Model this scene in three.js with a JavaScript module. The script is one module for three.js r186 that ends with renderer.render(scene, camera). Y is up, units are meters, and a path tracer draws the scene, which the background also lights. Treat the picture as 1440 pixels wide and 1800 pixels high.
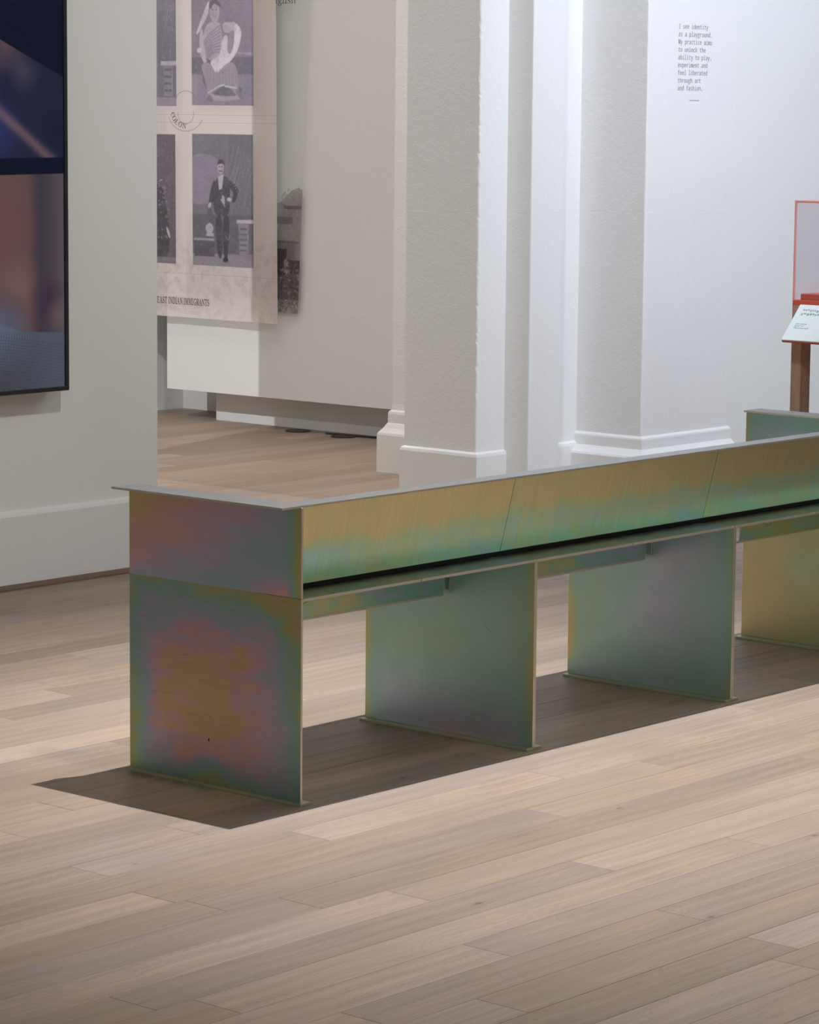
import * as THREE from 'three';
import { RoundedBoxGeometry } from 'three/addons/geometries/RoundedBoxGeometry.js';
import { mergeGeometries } from 'three/addons/utils/BufferGeometryUtils.js';
import { RectAreaLightUniformsLib } from 'three/addons/lights/RectAreaLightUniformsLib.js';
import { FontLoader } from 'three/addons/loaders/FontLoader.js';
import { TextGeometry } from 'three/addons/geometries/TextGeometry.js';

// ---------------------------------------------------------------- camera, exposure, large lights
// The bench stands along +x from the origin, its long front on z = 0, its seat 0.45 m high.
const scene = new THREE.Scene();
scene.background = new THREE.Color(0x000000);
const camera = new THREE.PerspectiveCamera(2 * Math.atan(900 / 5282.13) * 180 / Math.PI, 1440 / 1800, 0.1, 60);
camera.rotation.order = 'YXZ';
camera.rotation.set(-0.13295, -0.85632, 0.00893);
camera.position.set(-4.58878, 1.47702, 4.28115);
camera.updateMatrixWorld(true);
const renderer = new THREE.WebGLRenderer({ antialias: true });
renderer.toneMapping = THREE.LinearToneMapping;
renderer.toneMappingExposure = 1.0;
renderer.shadowMap.enabled = true;
RectAreaLightUniformsLib.init();

const CEIL = 4.6;
// added soft ceiling panels, invented as fill light for the rooms: [name, x, z, width, depth, nits, colour, label]
const FILL_PANELS = [
  ['fill_panel', -4.9, 5.4, 1.6, 1.6, 7.5, [1, 0.94, 0.86], 'added warm square fill light panel over the near left end of the gallery'],
  ['fill_panel', 2.2, 4.6, 1.6, 1.6, 2.4, [1, 0.95, 0.90], 'added warm square fill light panel over the front middle of the gallery'],
  ['fill_panel', 5.6, 1.6, 3.4, 2.8, 2.3, [0.80, 0.90, 1.0], 'added wide cool fill light panel over the right half of the gallery'],
  ['fill_panel', 3.2, -4.5, 1.4, 1.4, 6.6, [1, 0.95, 0.91], 'added warm square fill light panel over the room behind the opening'],
];
// spotlights: [x, y, z, target, candela, cone half angle, penumbra, colour, source radius x 2 cm, label]
const SPOTS = [
  [1.0, 4.3, -0.17, [0.8, 0, 0.1], 90, 0.575, 1.0, [0.97, 0.97, 1.0], 0.8, 'white track spotlight hanging straight above the metal bench'],
  [-0.5, 4.3, -3.6, [5.4, 0.7, -5.7], 62, 0.5, 0.8, [0.96, 0.97, 1.0], 0.3, 'white track spotlight in the back room aimed at the display wall'],
  [3.7, 4.3, 0.55, [4.8, 1.7, -2.4], 54, 0.50, 1.0, [0.75, 0.84, 1.0], 1.5, 'white track spotlight aimed at the lettering on the square pier'],
  [-0.2, 4.3, 1.4, [0.4, 0.9, -2.65], 24, 0.62, 1.0, [1, 0.965, 0.93], 5, 'added white fill spotlight aimed at the left wall and the large screen'],  // added fill, brightens the left wall
  [-0.6, 4.3, 0.6, [4.0, 1.2, -2.7], 31, 0.34, 1.0, [0.95, 0.98, 1.0], 2.0, 'added white fill spotlight aimed at the thick wall end beside the opening'],  // added fill for the wall faces turned to the left
  [3.9, 4.3, -4.3, [3.8, 0, -4.2], 16, 0.5, 1.0, [1, 0.92, 0.83], 2.0, 'added white fill spotlight shining straight down on the back room floor'],  // added fill, lifts the back room floor
];

// ---------------------------------------------------------------- helpers
function rng(seed) { let s = seed >>> 0; return () => { s = (s + 0x6D2B79F5) >>> 0; let t = s; t = Math.imul(t ^ (t >>> 15), t | 1); t ^= t + Math.imul(t ^ (t >>> 7), t | 61); return ((t ^ (t >>> 14)) >>> 0) / 4294967296; }; }
const names = {};
function numbered(n) { names[n] = (names[n] ?? -1) + 1; return names[n] ? n + '_' + String(names[n]).padStart(3, '0') : n; }
function shade(o) { o.traverse((m) => { if (m.isMesh) { m.castShadow = true; m.receiveShadow = true; } }); return o; }
function mesh(name, geometry, material, parent) {
  const m = new THREE.Mesh(geometry, material); m.name = name; m.castShadow = m.receiveShadow = true; if (parent) parent.add(m); return m;
}
function thing(name, label, category, at = [0, 0, 0], group) {
  const g = new THREE.Group(); g.name = numbered(name); g.position.set(...at); g.userData = { label, category }; if (group) g.userData.group = group; scene.add(g); return g;
}
function struct(name, geometry, material, label) {
  const m = mesh(name, geometry, material, scene); m.userData = { kind: 'structure', label }; return m;
}
// texture coordinates in metres, picked by the direction of each face
function metreUV(g, s = 1) {
  const p = g.attributes.position, n = g.attributes.normal, uv = new Float32Array(p.count * 2);
  for (let i = 0; i < p.count; i++) {
    const ax = Math.abs(n.getX(i)), ay = Math.abs(n.getY(i)), az = Math.abs(n.getZ(i));
    const x = p.getX(i), y = p.getY(i), z = p.getZ(i);
    const [a, b] = ax >= ay && ax >= az ? [z, y] : ay >= az ? [x, z] : [x, y];
    uv[2 * i] = a * s; uv[2 * i + 1] = b * s;
  }
  g.setAttribute('uv', new THREE.BufferAttribute(uv, 2)); return g;
}
// texture coordinates 0..1 over the two long sides of a plate
function plateUV(g, axis) {
  g.computeBoundingBox(); const b = g.boundingBox, p = g.attributes.position, uv = new Float32Array(p.count * 2);
  for (let i = 0; i < p.count; i++) {
    const q = [(p.getX(i) - b.min.x) / (b.max.x - b.min.x), (p.getY(i) - b.min.y) / (b.max.y - b.min.y), (p.getZ(i) - b.min.z) / (b.max.z - b.min.z)];
    const [a, c] = axis === 'x' ? [q[2], q[1]] : axis === 'y' ? [q[0], q[2]] : [q[0], q[1]];
    uv[2 * i] = a; uv[2 * i + 1] = c;
  }
  g.setAttribute('uv', new THREE.BufferAttribute(uv, 2)); return g;
}
function box(x0, x1, y0, y1, z0, z1, bevel = 0) {
  const w = x1 - x0, h = y1 - y0, d = z1 - z0;
  const g = bevel ? new RoundedBoxGeometry(w, h, d, 2, bevel) : new THREE.BoxGeometry(w, h, d);
  g.translate((x0 + x1) / 2, (y0 + y1) / 2, (z0 + z1) / 2); return metreUV(g);
}
const merge = (list) => mergeGeometries(list.map((g) => { const t = g.index ? g.toNonIndexed() : g; for (const k of Object.keys(t.attributes)) if (!['position', 'normal', 'uv'].includes(k)) t.deleteAttribute(k); return t; }));
// a mitred moulding: rectangles x0..x1, z0..z1 grown by each [outset, height] of the profile, joined into a closed solid with flat sides
function mould(x0, x1, z0, z1, profile, sides = [1, 1, 1, 1]) {
  const pos = [];
  const ring = ([o, y]) => [[x0 - o * sides[0], y, z1 + o * sides[3]], [x1 + o * sides[1], y, z1 + o * sides[3]], [x1 + o * sides[1], y, z0 - o * sides[2]], [x0 - o * sides[0], y, z0 - o * sides[2]]];
  const quad = (a, b, c, d) => pos.push(...a, ...b, ...c, ...a, ...c, ...d);
  const rings = profile.map(ring);
  for (let i = 0; i + 1 < rings.length; i++) for (let k = 0; k < 4; k++) { const l = (k + 1) % 4; quad(rings[i][k], rings[i][l], rings[i + 1][l], rings[i + 1][k]); }
  const t = rings[rings.length - 1], b = rings[0]; quad(t[0], t[1], t[2], t[3]); quad(b[3], b[2], b[1], b[0]);
  const g = new THREE.BufferGeometry(); g.setAttribute('position', new THREE.Float32BufferAttribute(pos, 3)); g.computeVertexNormals(); return metreUV(g);
}
// a wall end whose near corner (x0, z1) is softened by uneven layers of paint
function column(x0, x1, z0, z1, h, seed, c0, c1) {
  const r = noiseField(seed, 256), n = 420, pos = [], rings = [];
  for (let i = 0; i <= n; i++) { const y = h * i / n, c = c0 + c1 * Math.pow(r(i * 0.9, 3.3), 3) + 0.6 * c1 * Math.pow(r(i * 0.13, 9.1), 4), d = c * (0.7 + 0.6 * r(i * 0.4, 17.7)); rings.push([[x0, y, z0], [x0, y, z1 - d], [x0 + c * 0.35, y, z1 - d * 0.35], [x0 + c, y, z1], [x1, y, z1], [x1, y, z0]]); }
  const quad = (a, b, e, d) => pos.push(...a, ...b, ...e, ...a, ...e, ...d);
  for (let i = 0; i < n; i++) for (let k = 0; k < 6; k++) { const l = (k + 1) % 6; quad(rings[i][k], rings[i][l], rings[i + 1][l], rings[i + 1][k]); }
  for (const [R, s] of [[rings[n], 1], [rings[0], -1]]) for (let k = 1; k < 5; k++) s > 0 ? pos.push(...R[0], ...R[k], ...R[k + 1]) : pos.push(...R[0], ...R[k + 1], ...R[k]);
  const g = new THREE.BufferGeometry(); g.setAttribute('position', new THREE.Float32BufferAttribute(pos, 3)); g.computeVertexNormals(); return metreUV(g);
}
// value noise that tiles after `per` cells
function noiseField(seed, per) {
  const r = rng(seed), a = new Float32Array(per * per); for (let i = 0; i < a.length; i++) a[i] = r();
  const f = (t) => t * t * (3 - 2 * t), md = (n) => ((n % per) + per) % per;
  return (x, y) => { const i = Math.floor(x), j = Math.floor(y), u = f(x - i), v = f(y - j), i0 = md(i), i1 = md(i + 1), j0 = md(j) * per, j1 = md(j + 1) * per; const t = a[j0 + i0] + (a[j0 + i1] - a[j0 + i0]) * u, s = a[j1 + i0] + (a[j1 + i1] - a[j1 + i0]) * u; return t + (s - t) * v; };
}
const lerp = (a, b, t) => a + (b - a) * t, clamp = (x, a = 0, b = 1) => Math.min(b, Math.max(a, x)), smooth = (a, b, x) => { const t = clamp((x - a) / (b - a)); return t * t * (3 - 2 * t); };
function dataTexture(w, h, fn, srgb) {
  const d = new Uint8Array(w * h * 4);
  for (let y = 0; y < h; y++) for (let x = 0; x < w; x++) { const c = fn(x, y), o = (y * w + x) * 4; d[o] = clamp(c[0], 0, 255); d[o + 1] = clamp(c[1], 0, 255); d[o + 2] = clamp(c[2], 0, 255); d[o + 3] = 255; }
  const t = new THREE.DataTexture(d, w, h); t.wrapS = t.wrapT = THREE.RepeatWrapping; t.magFilter = THREE.LinearFilter; t.minFilter = THREE.LinearFilter; if (srgb) t.colorSpace = THREE.SRGBColorSpace; t.needsUpdate = true; return t;
}
function canvasTexture(w, h, draw) {
  const c = document.createElement('canvas'); c.width = w; c.height = h; draw(c.getContext('2d'), w, h);
  const t = new THREE.CanvasTexture(c); t.colorSpace = THREE.SRGBColorSpace; t.magFilter = THREE.LinearFilter; return t;
}

// ---------------------------------------------------------------- materials: paint
const paintBump = (() => {
  const a = noiseField(11, 64), b = noiseField(12, 64), c = noiseField(13, 256), n = 1024;
  return dataTexture(n, n, (x, y) => {
    const u = x / n, v = y / n;
    const lump = a(u * 16, v * 16) * 0.45 + b(u * 64, v * 64) * 0.28, roller = c(u * 256, v * 256) * 0.27;
    const k = 255 * (lump + roller); return [k, k, k];
  });
})();
function paint(color, repeat, bumpScale, roughness = 0.72) {
  const b = paintBump.clone(); b.repeat.set(repeat, repeat); b.needsUpdate = true;
  return new THREE.MeshStandardMaterial({ color: new THREE.Color().setRGB(...color), roughness, bumpMap: b, bumpScale });
}
const WALL = paint([0.80, 0.795, 0.775], 0.7, 0.0007);
const PIER = paint([0.81, 0.80, 0.79], 0.9, 0.0013, 0.6);
const TRIM = paint([0.80, 0.79, 0.775], 1.1, 0.0009, 0.5);
const CEILING = paint([0.72, 0.72, 0.71], 0.7, 0.0006, 0.9);

// ---------------------------------------------------------------- materials: oak
const LANES = 8, LANE = 0.1153, GRAIN_LENGTH = 2.4;
const oakMap = (() => {
  const W = 2048, H = 1024, laneH = H / LANES;
  const long4 = noiseField(27, 4), long8 = noiseField(28, 8), slow = noiseField(21, 16), mid = noiseField(22, 64), fine = noiseField(23, 512), streak = noiseField(24, 1024), pore = noiseField(25, 1024);
  const r = rng(26), lanes = [];
  for (let l = 0; l < LANES; l++) {
    const knots = []; const k = r() < 0.6 ? 1 + Math.floor(r() * 2) : 0; for (let i = 0; i < k; i++) knots.push([r() * GRAIN_LENGTH, (r() - 0.5) * LANE * 0.8, 0.002 + r() * 0.003]);
    lanes.push({ off: (r() - 0.5) * 0.09, deep: 0.012 + r() * 0.05, vary: 0.012 + r() * 0.035, spacing: 0.0042 + r() * 0.003, cut: r() < 0.4 ? 1 : 0, knots, row: l * 13.7 });
  }
  return dataTexture(W, H, (x, y) => {
    const li = Math.floor(y / laneH), L = lanes[li], u = x / W * GRAIN_LENGTH, v = ((y % laneH) / laneH - 0.5) * LANE;
    const uu = x / W;
    const wob = (slow(uu * 16, L.row + v * 10) - 0.5) * 0.028 + (mid(uu * 64, L.row + v * 60) - 0.5) * 0.006;
    const depth = L.deep + (slow(uu * 16, L.row + 5.3) - 0.5) * 2 * L.vary;
    const rad = L.cut ? v * 1.0 + wob * 0.4 + 0.4 : Math.hypot(v + L.off + wob, depth);
    const ph = rad / (L.cut ? 0.0055 : L.spacing) + (mid(uu * 64, L.row + 3.1) - 0.5) * 0.6; const fr = ph - Math.floor(ph);
    const ring = Math.pow(fr, 3) * (1 - smooth(0.94, 1, fr));
    const along = streak(uu * 32, (y / H) * 1024) - 0.5, lines = fine(uu * 8, (y / H) * 512) - 0.5;
    const pr = pore(uu * 256, (y / H) * 1024); const pores = pr > 0.78 ? (pr - 0.78) * (0.35 + 0.9 * ring) : 0;
    const cloud = slow(uu * 16 + 7, L.row + v * 26) - 0.5, band = (long4(uu * 4, L.row * 1.7 + (v + wob * 0.5) * 95) - 0.5) + 0.7 * (long8(uu * 8, L.row * 2.3 + (v + wob * 0.6) * 190) - 0.5);
    let k = 1 - 0.09 * ring + 0.13 * along + 0.11 * lines - 0.75 * pores + 0.10 * cloud + 0.20 * band;
    let warm = 0.03 * ring + 0.05 * cloud - 0.10 * band;
    for (const [ku, kv, kr] of L.knots) {
      let du = Math.abs(u - ku); du = Math.min(du, GRAIN_LENGTH - du); const d = Math.hypot(du * 0.45, v - kv);
      if (d < kr * 4) { k -= 0.42 * (1 - smooth(kr * 0.4, kr * 1.6, d)); k -= 0.05 * (1 - smooth(kr, kr * 4, d)) * (0.5 + 0.5 * Math.sin(d / kr * 9)); }
    }
    k = clamp(k, 0.35, 1.12); const g = Math.pow(k, 1 / 2.2) * 226;
    return [g * (1 + warm * 0.25), g, g * (1 - warm * 0.6)];
  }, true);
})();
const OAK = new THREE.MeshPhysicalMaterial({ color: new THREE.Color().setRGB(1, 1, 1), map: oakMap, vertexColors: true, roughness: 0.5, specularIntensity: 0.7 });
const SUBFLOOR = new THREE.MeshStandardMaterial({ color: new THREE.Color().setRGB(0.045, 0.03, 0.02), roughness: 0.9 });

// ---------------------------------------------------------------- materials: yellow passivated zinc (interference colours of the film)
const HUES = [[0, 176, 166, 118], [0.15, 162, 165, 118], [0.3, 128, 154, 126], [0.45, 112, 146, 142], [0.58, 126, 138, 152], [0.7, 148, 134, 150], [0.82, 167, 137, 138], [0.93, 177, 151, 119], [1.05, 176, 162, 112], [1.3, 128, 154, 126]].map(([t, ...c]) => {
  const l = c.map((x) => Math.pow(x / 255, 2.2)), Y = 0.2126 * l[0] + 0.7152 * l[1] + 0.0722 * l[2]; return [t, l.map((x) => x / Y)];   // every hue at the same brightness
});
function hue(t) {
  t = clamp(t, 0, 1.3); let i = 0; while (i + 2 < HUES.length && HUES[i + 1][0] < t) i++;
  const [a, A] = HUES[i], [b, B] = HUES[i + 1], k = clamp((t - a) / (b - a)); return A.map((x, j) => lerp(x, B[j], k));
}
function zinc(seed, film, { size = [512, 512], bright = 0.40, grain = 0.03, vertical = 0, wear = 0, pale = 0.18, roughness = 0.3, marks } = {}) {
  const a = noiseField(seed, 32), b = noiseField(seed + 1, 64), s = noiseField(seed + 2, 512), [w, h] = size, r = rng(seed + 3);
  const map = canvasTexture(w, h, (ctx) => {
    const im = ctx.createImageData(w, h);
    for (let y = 0; y < h; y++) for (let x = 0; x < w; x++) {
      const u = x / w, v = 1 - y / h;
      const n = (p, q, f) => a(p * f + seed, q * f) - 0.5, fineN = (p, q, f) => b(p * f, q * f + seed) - 0.5;
      const streak = vertical ? s(u * 260, v * 3) - 0.5 : s(u * 180, v * 180) - 0.5;
      const t = film(u, v, n, fineN) + streak * vertical;
      const c = hue(t), k = bright * (1 + grain * 2 * streak), o = (y * w + x) * 4;
      for (let j = 0; j < 3; j++) im.data[o + j] = 255 * Math.pow(clamp(lerp(c[j], 1, pale) * k), 1 / 2.2);
      im.data[o + 3] = 255;
    }
    ctx.putImageData(im, 0, 0);
    for (let i = 0; i < wear; i++) {                    // scuffs and hairline scratches in the film
      const x = r() * w, y = r() * h, L = (0.01 + r() * r() * 0.16) * w, an = (r() - 0.5) * 0.9 + 0.25;
      ctx.strokeStyle = r() < 0.75 ? 'rgba(224,216,190,' + (0.16 + r() * 0.30) + ')' : 'rgba(70,60,50,' + (0.10 + r() * 0.18) + ')'; ctx.lineWidth = 0.5 + r() * 0.7;
      ctx.beginPath(); ctx.moveTo(x, y); ctx.quadraticCurveTo(x + L * 0.5 * Math.cos(an), y + L * 0.5 * Math.sin(an) + (r() - 0.5) * 8, x + L * Math.cos(an), y + L * Math.sin(an)); ctx.stroke();
    }
    if (marks) marks(ctx, w, h, r);
  });
  const rough = noiseField(seed + 9, 16);
  const rm = dataTexture(128, 128, (x, y) => { const k = 255 * (0.82 + 0.16 * rough(x / 8, y / 8)); return [k, k, k]; });
  return new THREE.MeshPhysicalMaterial({ map, metalness: 1, roughness: roughness / 0.9, roughnessMap: rm, color: 0xffffff });
}
const edge = (u, v) => Math.min(u, 1 - u, v, 1 - v);

// ---------------------------------------------------------------- floor
const floor = new THREE.Group(); floor.name = 'floor'; floor.userData = { kind: 'structure', label: 'pale oak plank floor running through the gallery and the back room' }; scene.add(floor);
{
  mesh('subfloor', box(-7.4, 9.9, -0.12, -0.016, -6.8, 8.4), SUBFLOOR, floor);
  const known = { '-18': [0.99], '-15': [0.892], '-13': [0.558], '-1': [-0.316], 0: [-0.677, 1.55], 1: [-0.172, 0.61], 2: [-0.727, 0.868], 3: [0.318], 4: [-0.57], 5: [-0.391], 6: [-1.226, 0.027], 7: [0.4], 8: [-0.578], 9: [-0.152], 10: [-0.818], 11: [-0.193] };
  const r = rng(5), planks = [], X0 = -7.3, X1 = 9.8;
  for (let row = -56; row <= 71; row++) {
    let cuts = known[row] ? [...known[row]] : [lerp(-0.9, 0.9, r())];
    while (cuts[0] > X0) cuts.unshift(cuts[0] - (0.85 + r() * 1.35));
    while (cuts[cuts.length - 1] < X1) cuts.push(cuts[cuts.length - 1] + (0.85 + r() * 1.35));
    cuts = cuts.map((c) => clamp(c, X0, X1));
    for (let i = 0; i + 1 < cuts.length; i++) if (cuts[i + 1] - cuts[i] > 0.02) planks.push({ x0: cuts[i], x1: cuts[i + 1], z0: 0.014 + row * LANE, z1: 0.014 + (row + 1) * LANE, lane: Math.floor(r() * LANES), u: r() * GRAIN_LENGTH, tone: (r() + r() + r()) / 1.5 - 1, hue: r() - 0.5, flip: r() < 0.5, lift: (r() - 0.5) * 0.0003 });
  }
  // how large each plank shows: the 300 that show largest stay single planks
  const v = new THREE.Vector3(), shown = (p) => {
    const c = []; let inside = 0;
    for (let i = 0; i <= 8; i++) { const x = lerp(p.x0, p.x1, i / 8); v.set(x, 0, (p.z0 + p.z1) / 2).project(camera); if (Math.abs(v.x) < 1.02 && Math.abs(v.y) < 1.02 && v.z < 1) inside++; }
    if (p.z0 < -2.9 && (p.x0 + p.x1) / 2 < 1.2) return 0;
    v.set((p.x0 + p.x1) / 2, 0, p.z0); const d = v.distanceTo(camera.position); return inside / 9 * (p.x1 - p.x0) / d ** 3;
  };
  for (const p of planks) p.size = shown(p);
  planks.sort((a, b) => b.size - a.size);
  const plank = (p) => {
    const g0 = 0.0005, c = 0.0008, y = p.lift, b = -0.016, pos = [], uv = [], col = [];
    const x0 = p.x0 + g0, x1 = p.x1 - g0, z0 = p.z0 + g0, z1 = p.z1 - g0;
    const top = [[x0 + c, y, z1 - c], [x1 - c, y, z1 - c], [x1 - c, y, z0 + c], [x0 + c, y, z0 + c]], rim = [[x0, y - c, z1], [x1, y - c, z1], [x1, y - c, z0], [x0, y - c, z0]], low = rim.map(([x, , z]) => [x, b, z]);
    const tone = 1 + p.tone * 0.26, base = [0.480 * tone * (1 + p.hue * 0.03), 0.374 * tone, 0.302 * tone * (1 - p.hue * 0.10)];
    const put = (q) => { pos.push(...q); const s = p.flip ? -1 : 1; uv.push((s * q[0] + p.u) / GRAIN_LENGTH, (p.lane + clamp((q[2] - p.z0) / LANE, 0.02, 0.98) * 0.96 + 0.02) / LANES); col.push(...base); };
    const quad = (a, b2, c2, d) => [a, b2, c2, a, c2, d].forEach(put);
    quad(...top); for (let k = 0; k < 4; k++) { const l = (k + 1) % 4; quad(rim[k], rim[l], top[l], top[k]); quad(low[k], low[l], rim[l], rim[k]); }
    const g = new THREE.BufferGeometry(); g.setAttribute('position', new THREE.Float32BufferAttribute(pos, 3)); g.setAttribute('uv', new THREE.Float32BufferAttribute(uv, 2)); g.setAttribute('color', new THREE.Float32BufferAttribute(col, 3)); g.computeVertexNormals(); return g;
  };
  const single = planks.filter((p, i) => i < 300 && p.size > 0), rest = planks.filter((p) => !single.includes(p));
  single.forEach((p, i) => mesh(i ? 'plank_' + String(i).padStart(3, '0') : 'plank', plank(p), OAK, floor));
  const far = mesh('distant_planks', mergeGeometries(rest.map(plank)), OAK, floor); far.userData.kind = 'stuff';
}

// ---------------------------------------------------------------- walls, piers, ceilings
const ZB = -2.638, ZW = -2.653, ZR = -3.0;                        // base front, wall face, rear face of the dividing wall
const plinth = [[0.0, 0], [0.0, 0.226], [-0.004, 0.236], [-0.017, 0.244]];
struct('wall_left', box(-7, 2.161, 0, CEIL, ZR, ZW), WALL, 'long white gallery wall behind the bench carrying the large screen');
struct('baseboard_left', mould(-7, 2.165, ZR + 0.02, ZB, plinth, [1, 1, 0, 1]), TRIM, 'tall white painted plinth along the foot of the left wall');
{
  const wood = new THREE.MeshStandardMaterial({ color: new THREE.Color().setRGB(0.17, 0.10, 0.065), roughness: 0.55 });
  const s = new THREE.Shape(); s.moveTo(0, 0); s.lineTo(0.016, 0); s.absarc(0, 0, 0.016, 0, Math.PI / 2); s.lineTo(0, 0);
  const g = new THREE.ExtrudeGeometry(s, { depth: 9.1, bevelEnabled: false, curveSegments: 6 }); g.rotateY(-Math.PI / 2); g.translate(2.16, 0.0002, ZB);
  struct('trim_1', metreUV(g), wood, 'thin brown wooden shoe moulding along the foot of the left wall');
}
struct('wall_lintel', box(2.161, 3.773, 3.3, CEIL, ZR, ZW), WALL, 'white wall above the opening to the back room');
{
  const w = struct('wall_middle', column(3.773, 4.363, ZR, ZW, CEIL, 301, 0.004, 0.007), PIER, 'thick white wall end with lumpy paint at the right of the opening');
  mesh('plinth', mould(3.773, 4.363, ZR, ZW, [[0.013, 0], [0.013, 0.228], [0.010, 0.238], [-0.002, 0.246]], [1, 0, 1, 1]), TRIM, w);
  mesh('boxed_casing', box(3.931, 4.114, 0, CEIL, ZW - 0.01, -2.54, 0.004), PIER, w);
}
{
  const p = struct('pier', column(4.363, 4.925, ZW - 0.05, -2.348, CEIL, 302, 0.003, 0.004), PIER, 'square white pier with moulded foot carrying the printed quotation');
  mesh('pier_base', mould(4.363, 4.925, ZW - 0.02, -2.348, [[0.045, 0], [0.045, 0.203], [0.040, 0.211], [0.034, 0.212], [0.024, 0.222], [0.012, 0.234], [0.011, 0.268], [0.009, 0.274], [-0.001, 0.283]], [1, 0.15, 0, 1]), TRIM, p);
}
struct('wall_right', box(4.9254, 9.6, 0, CEIL, ZR, -2.3495), WALL, 'smooth white wall to the right of the square pier');
struct('wall_end_right', box(9.5, 9.7, 0, CEIL, ZR, 8.2), WALL, 'white end wall of the gallery far to the right');
struct('wall_end_left', box(-7.2, -7, 0, CEIL, ZR, 8.2), WALL, 'white end wall of the gallery behind the camera to the left');
struct('wall_front', box(-7.2, 9.7, 0, CEIL, 8, 8.2), WALL, 'white wall of the gallery opposite the bench behind the camera');
struct('ceiling', box(-7.2, 9.7, CEIL, CEIL + 0.2, -6.7, 8.2), CEILING, 'white gallery ceiling');
// back room
struct('wall_back_room_rear', box(-4.2, 6.1, 0, CEIL, -6.51, -6.31), WALL, 'white rear wall of the back room');
struct('wall_back_room_end', box(5.9, 6.1, 0, CEIL, -6.31, ZR), WALL, 'white end wall behind the display wall in the back room');
struct('wall_back_room_left', box(-4.2, -4.0, 0, CEIL, -6.31, ZR), WALL, 'white left end wall of the back room');
struct('wall_added_light_blocker', box(1.95, 2.1, 0, CEIL, -4.325, ZR), WALL, 'added unseen white partition behind the left wall that cuts the back room spotlight');  // invented blocker: cuts the edge of the lit patch on the display wall
{
  const d = struct('display_wall', box(5.45, 5.6, 0.15, CEIL, -5.966, ZR - 0.001, 0.002), WALL, 'white display wall that floats above a recessed base in the back room');
  mesh('recessed_base', box(5.605, 5.7, 0, 0.4, -5.79, ZR - 0.001, 0.002), WALL, d);
  mesh('wall_backing', box(5.6, 5.68, 0.16, CEIL - 0.02, -5.78, ZR - 0.002), WALL, d);
}
{
  const p = struct('pilaster', box(4.65, 5.2, 0, CEIL, -3.83, ZR, 0.003), PIER, 'white moulded pilaster at the rear of the thick wall end');
  mesh('pilaster_base', mould(4.65, 5.2, -3.83, ZR, [[0.045, 0], [0.045, 0.154], [0.042, 0.163], [0.034, 0.172], [0.026, 0.182], [0.017, 0.198], [0.013, 0.203], [0.013, 0.240], [0.010, 0.250], [0.003, 0.256], [0.001, 0.272], [-0.001, 0.29]], [1, 1, 1, 0]), TRIM, p);
}

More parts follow.
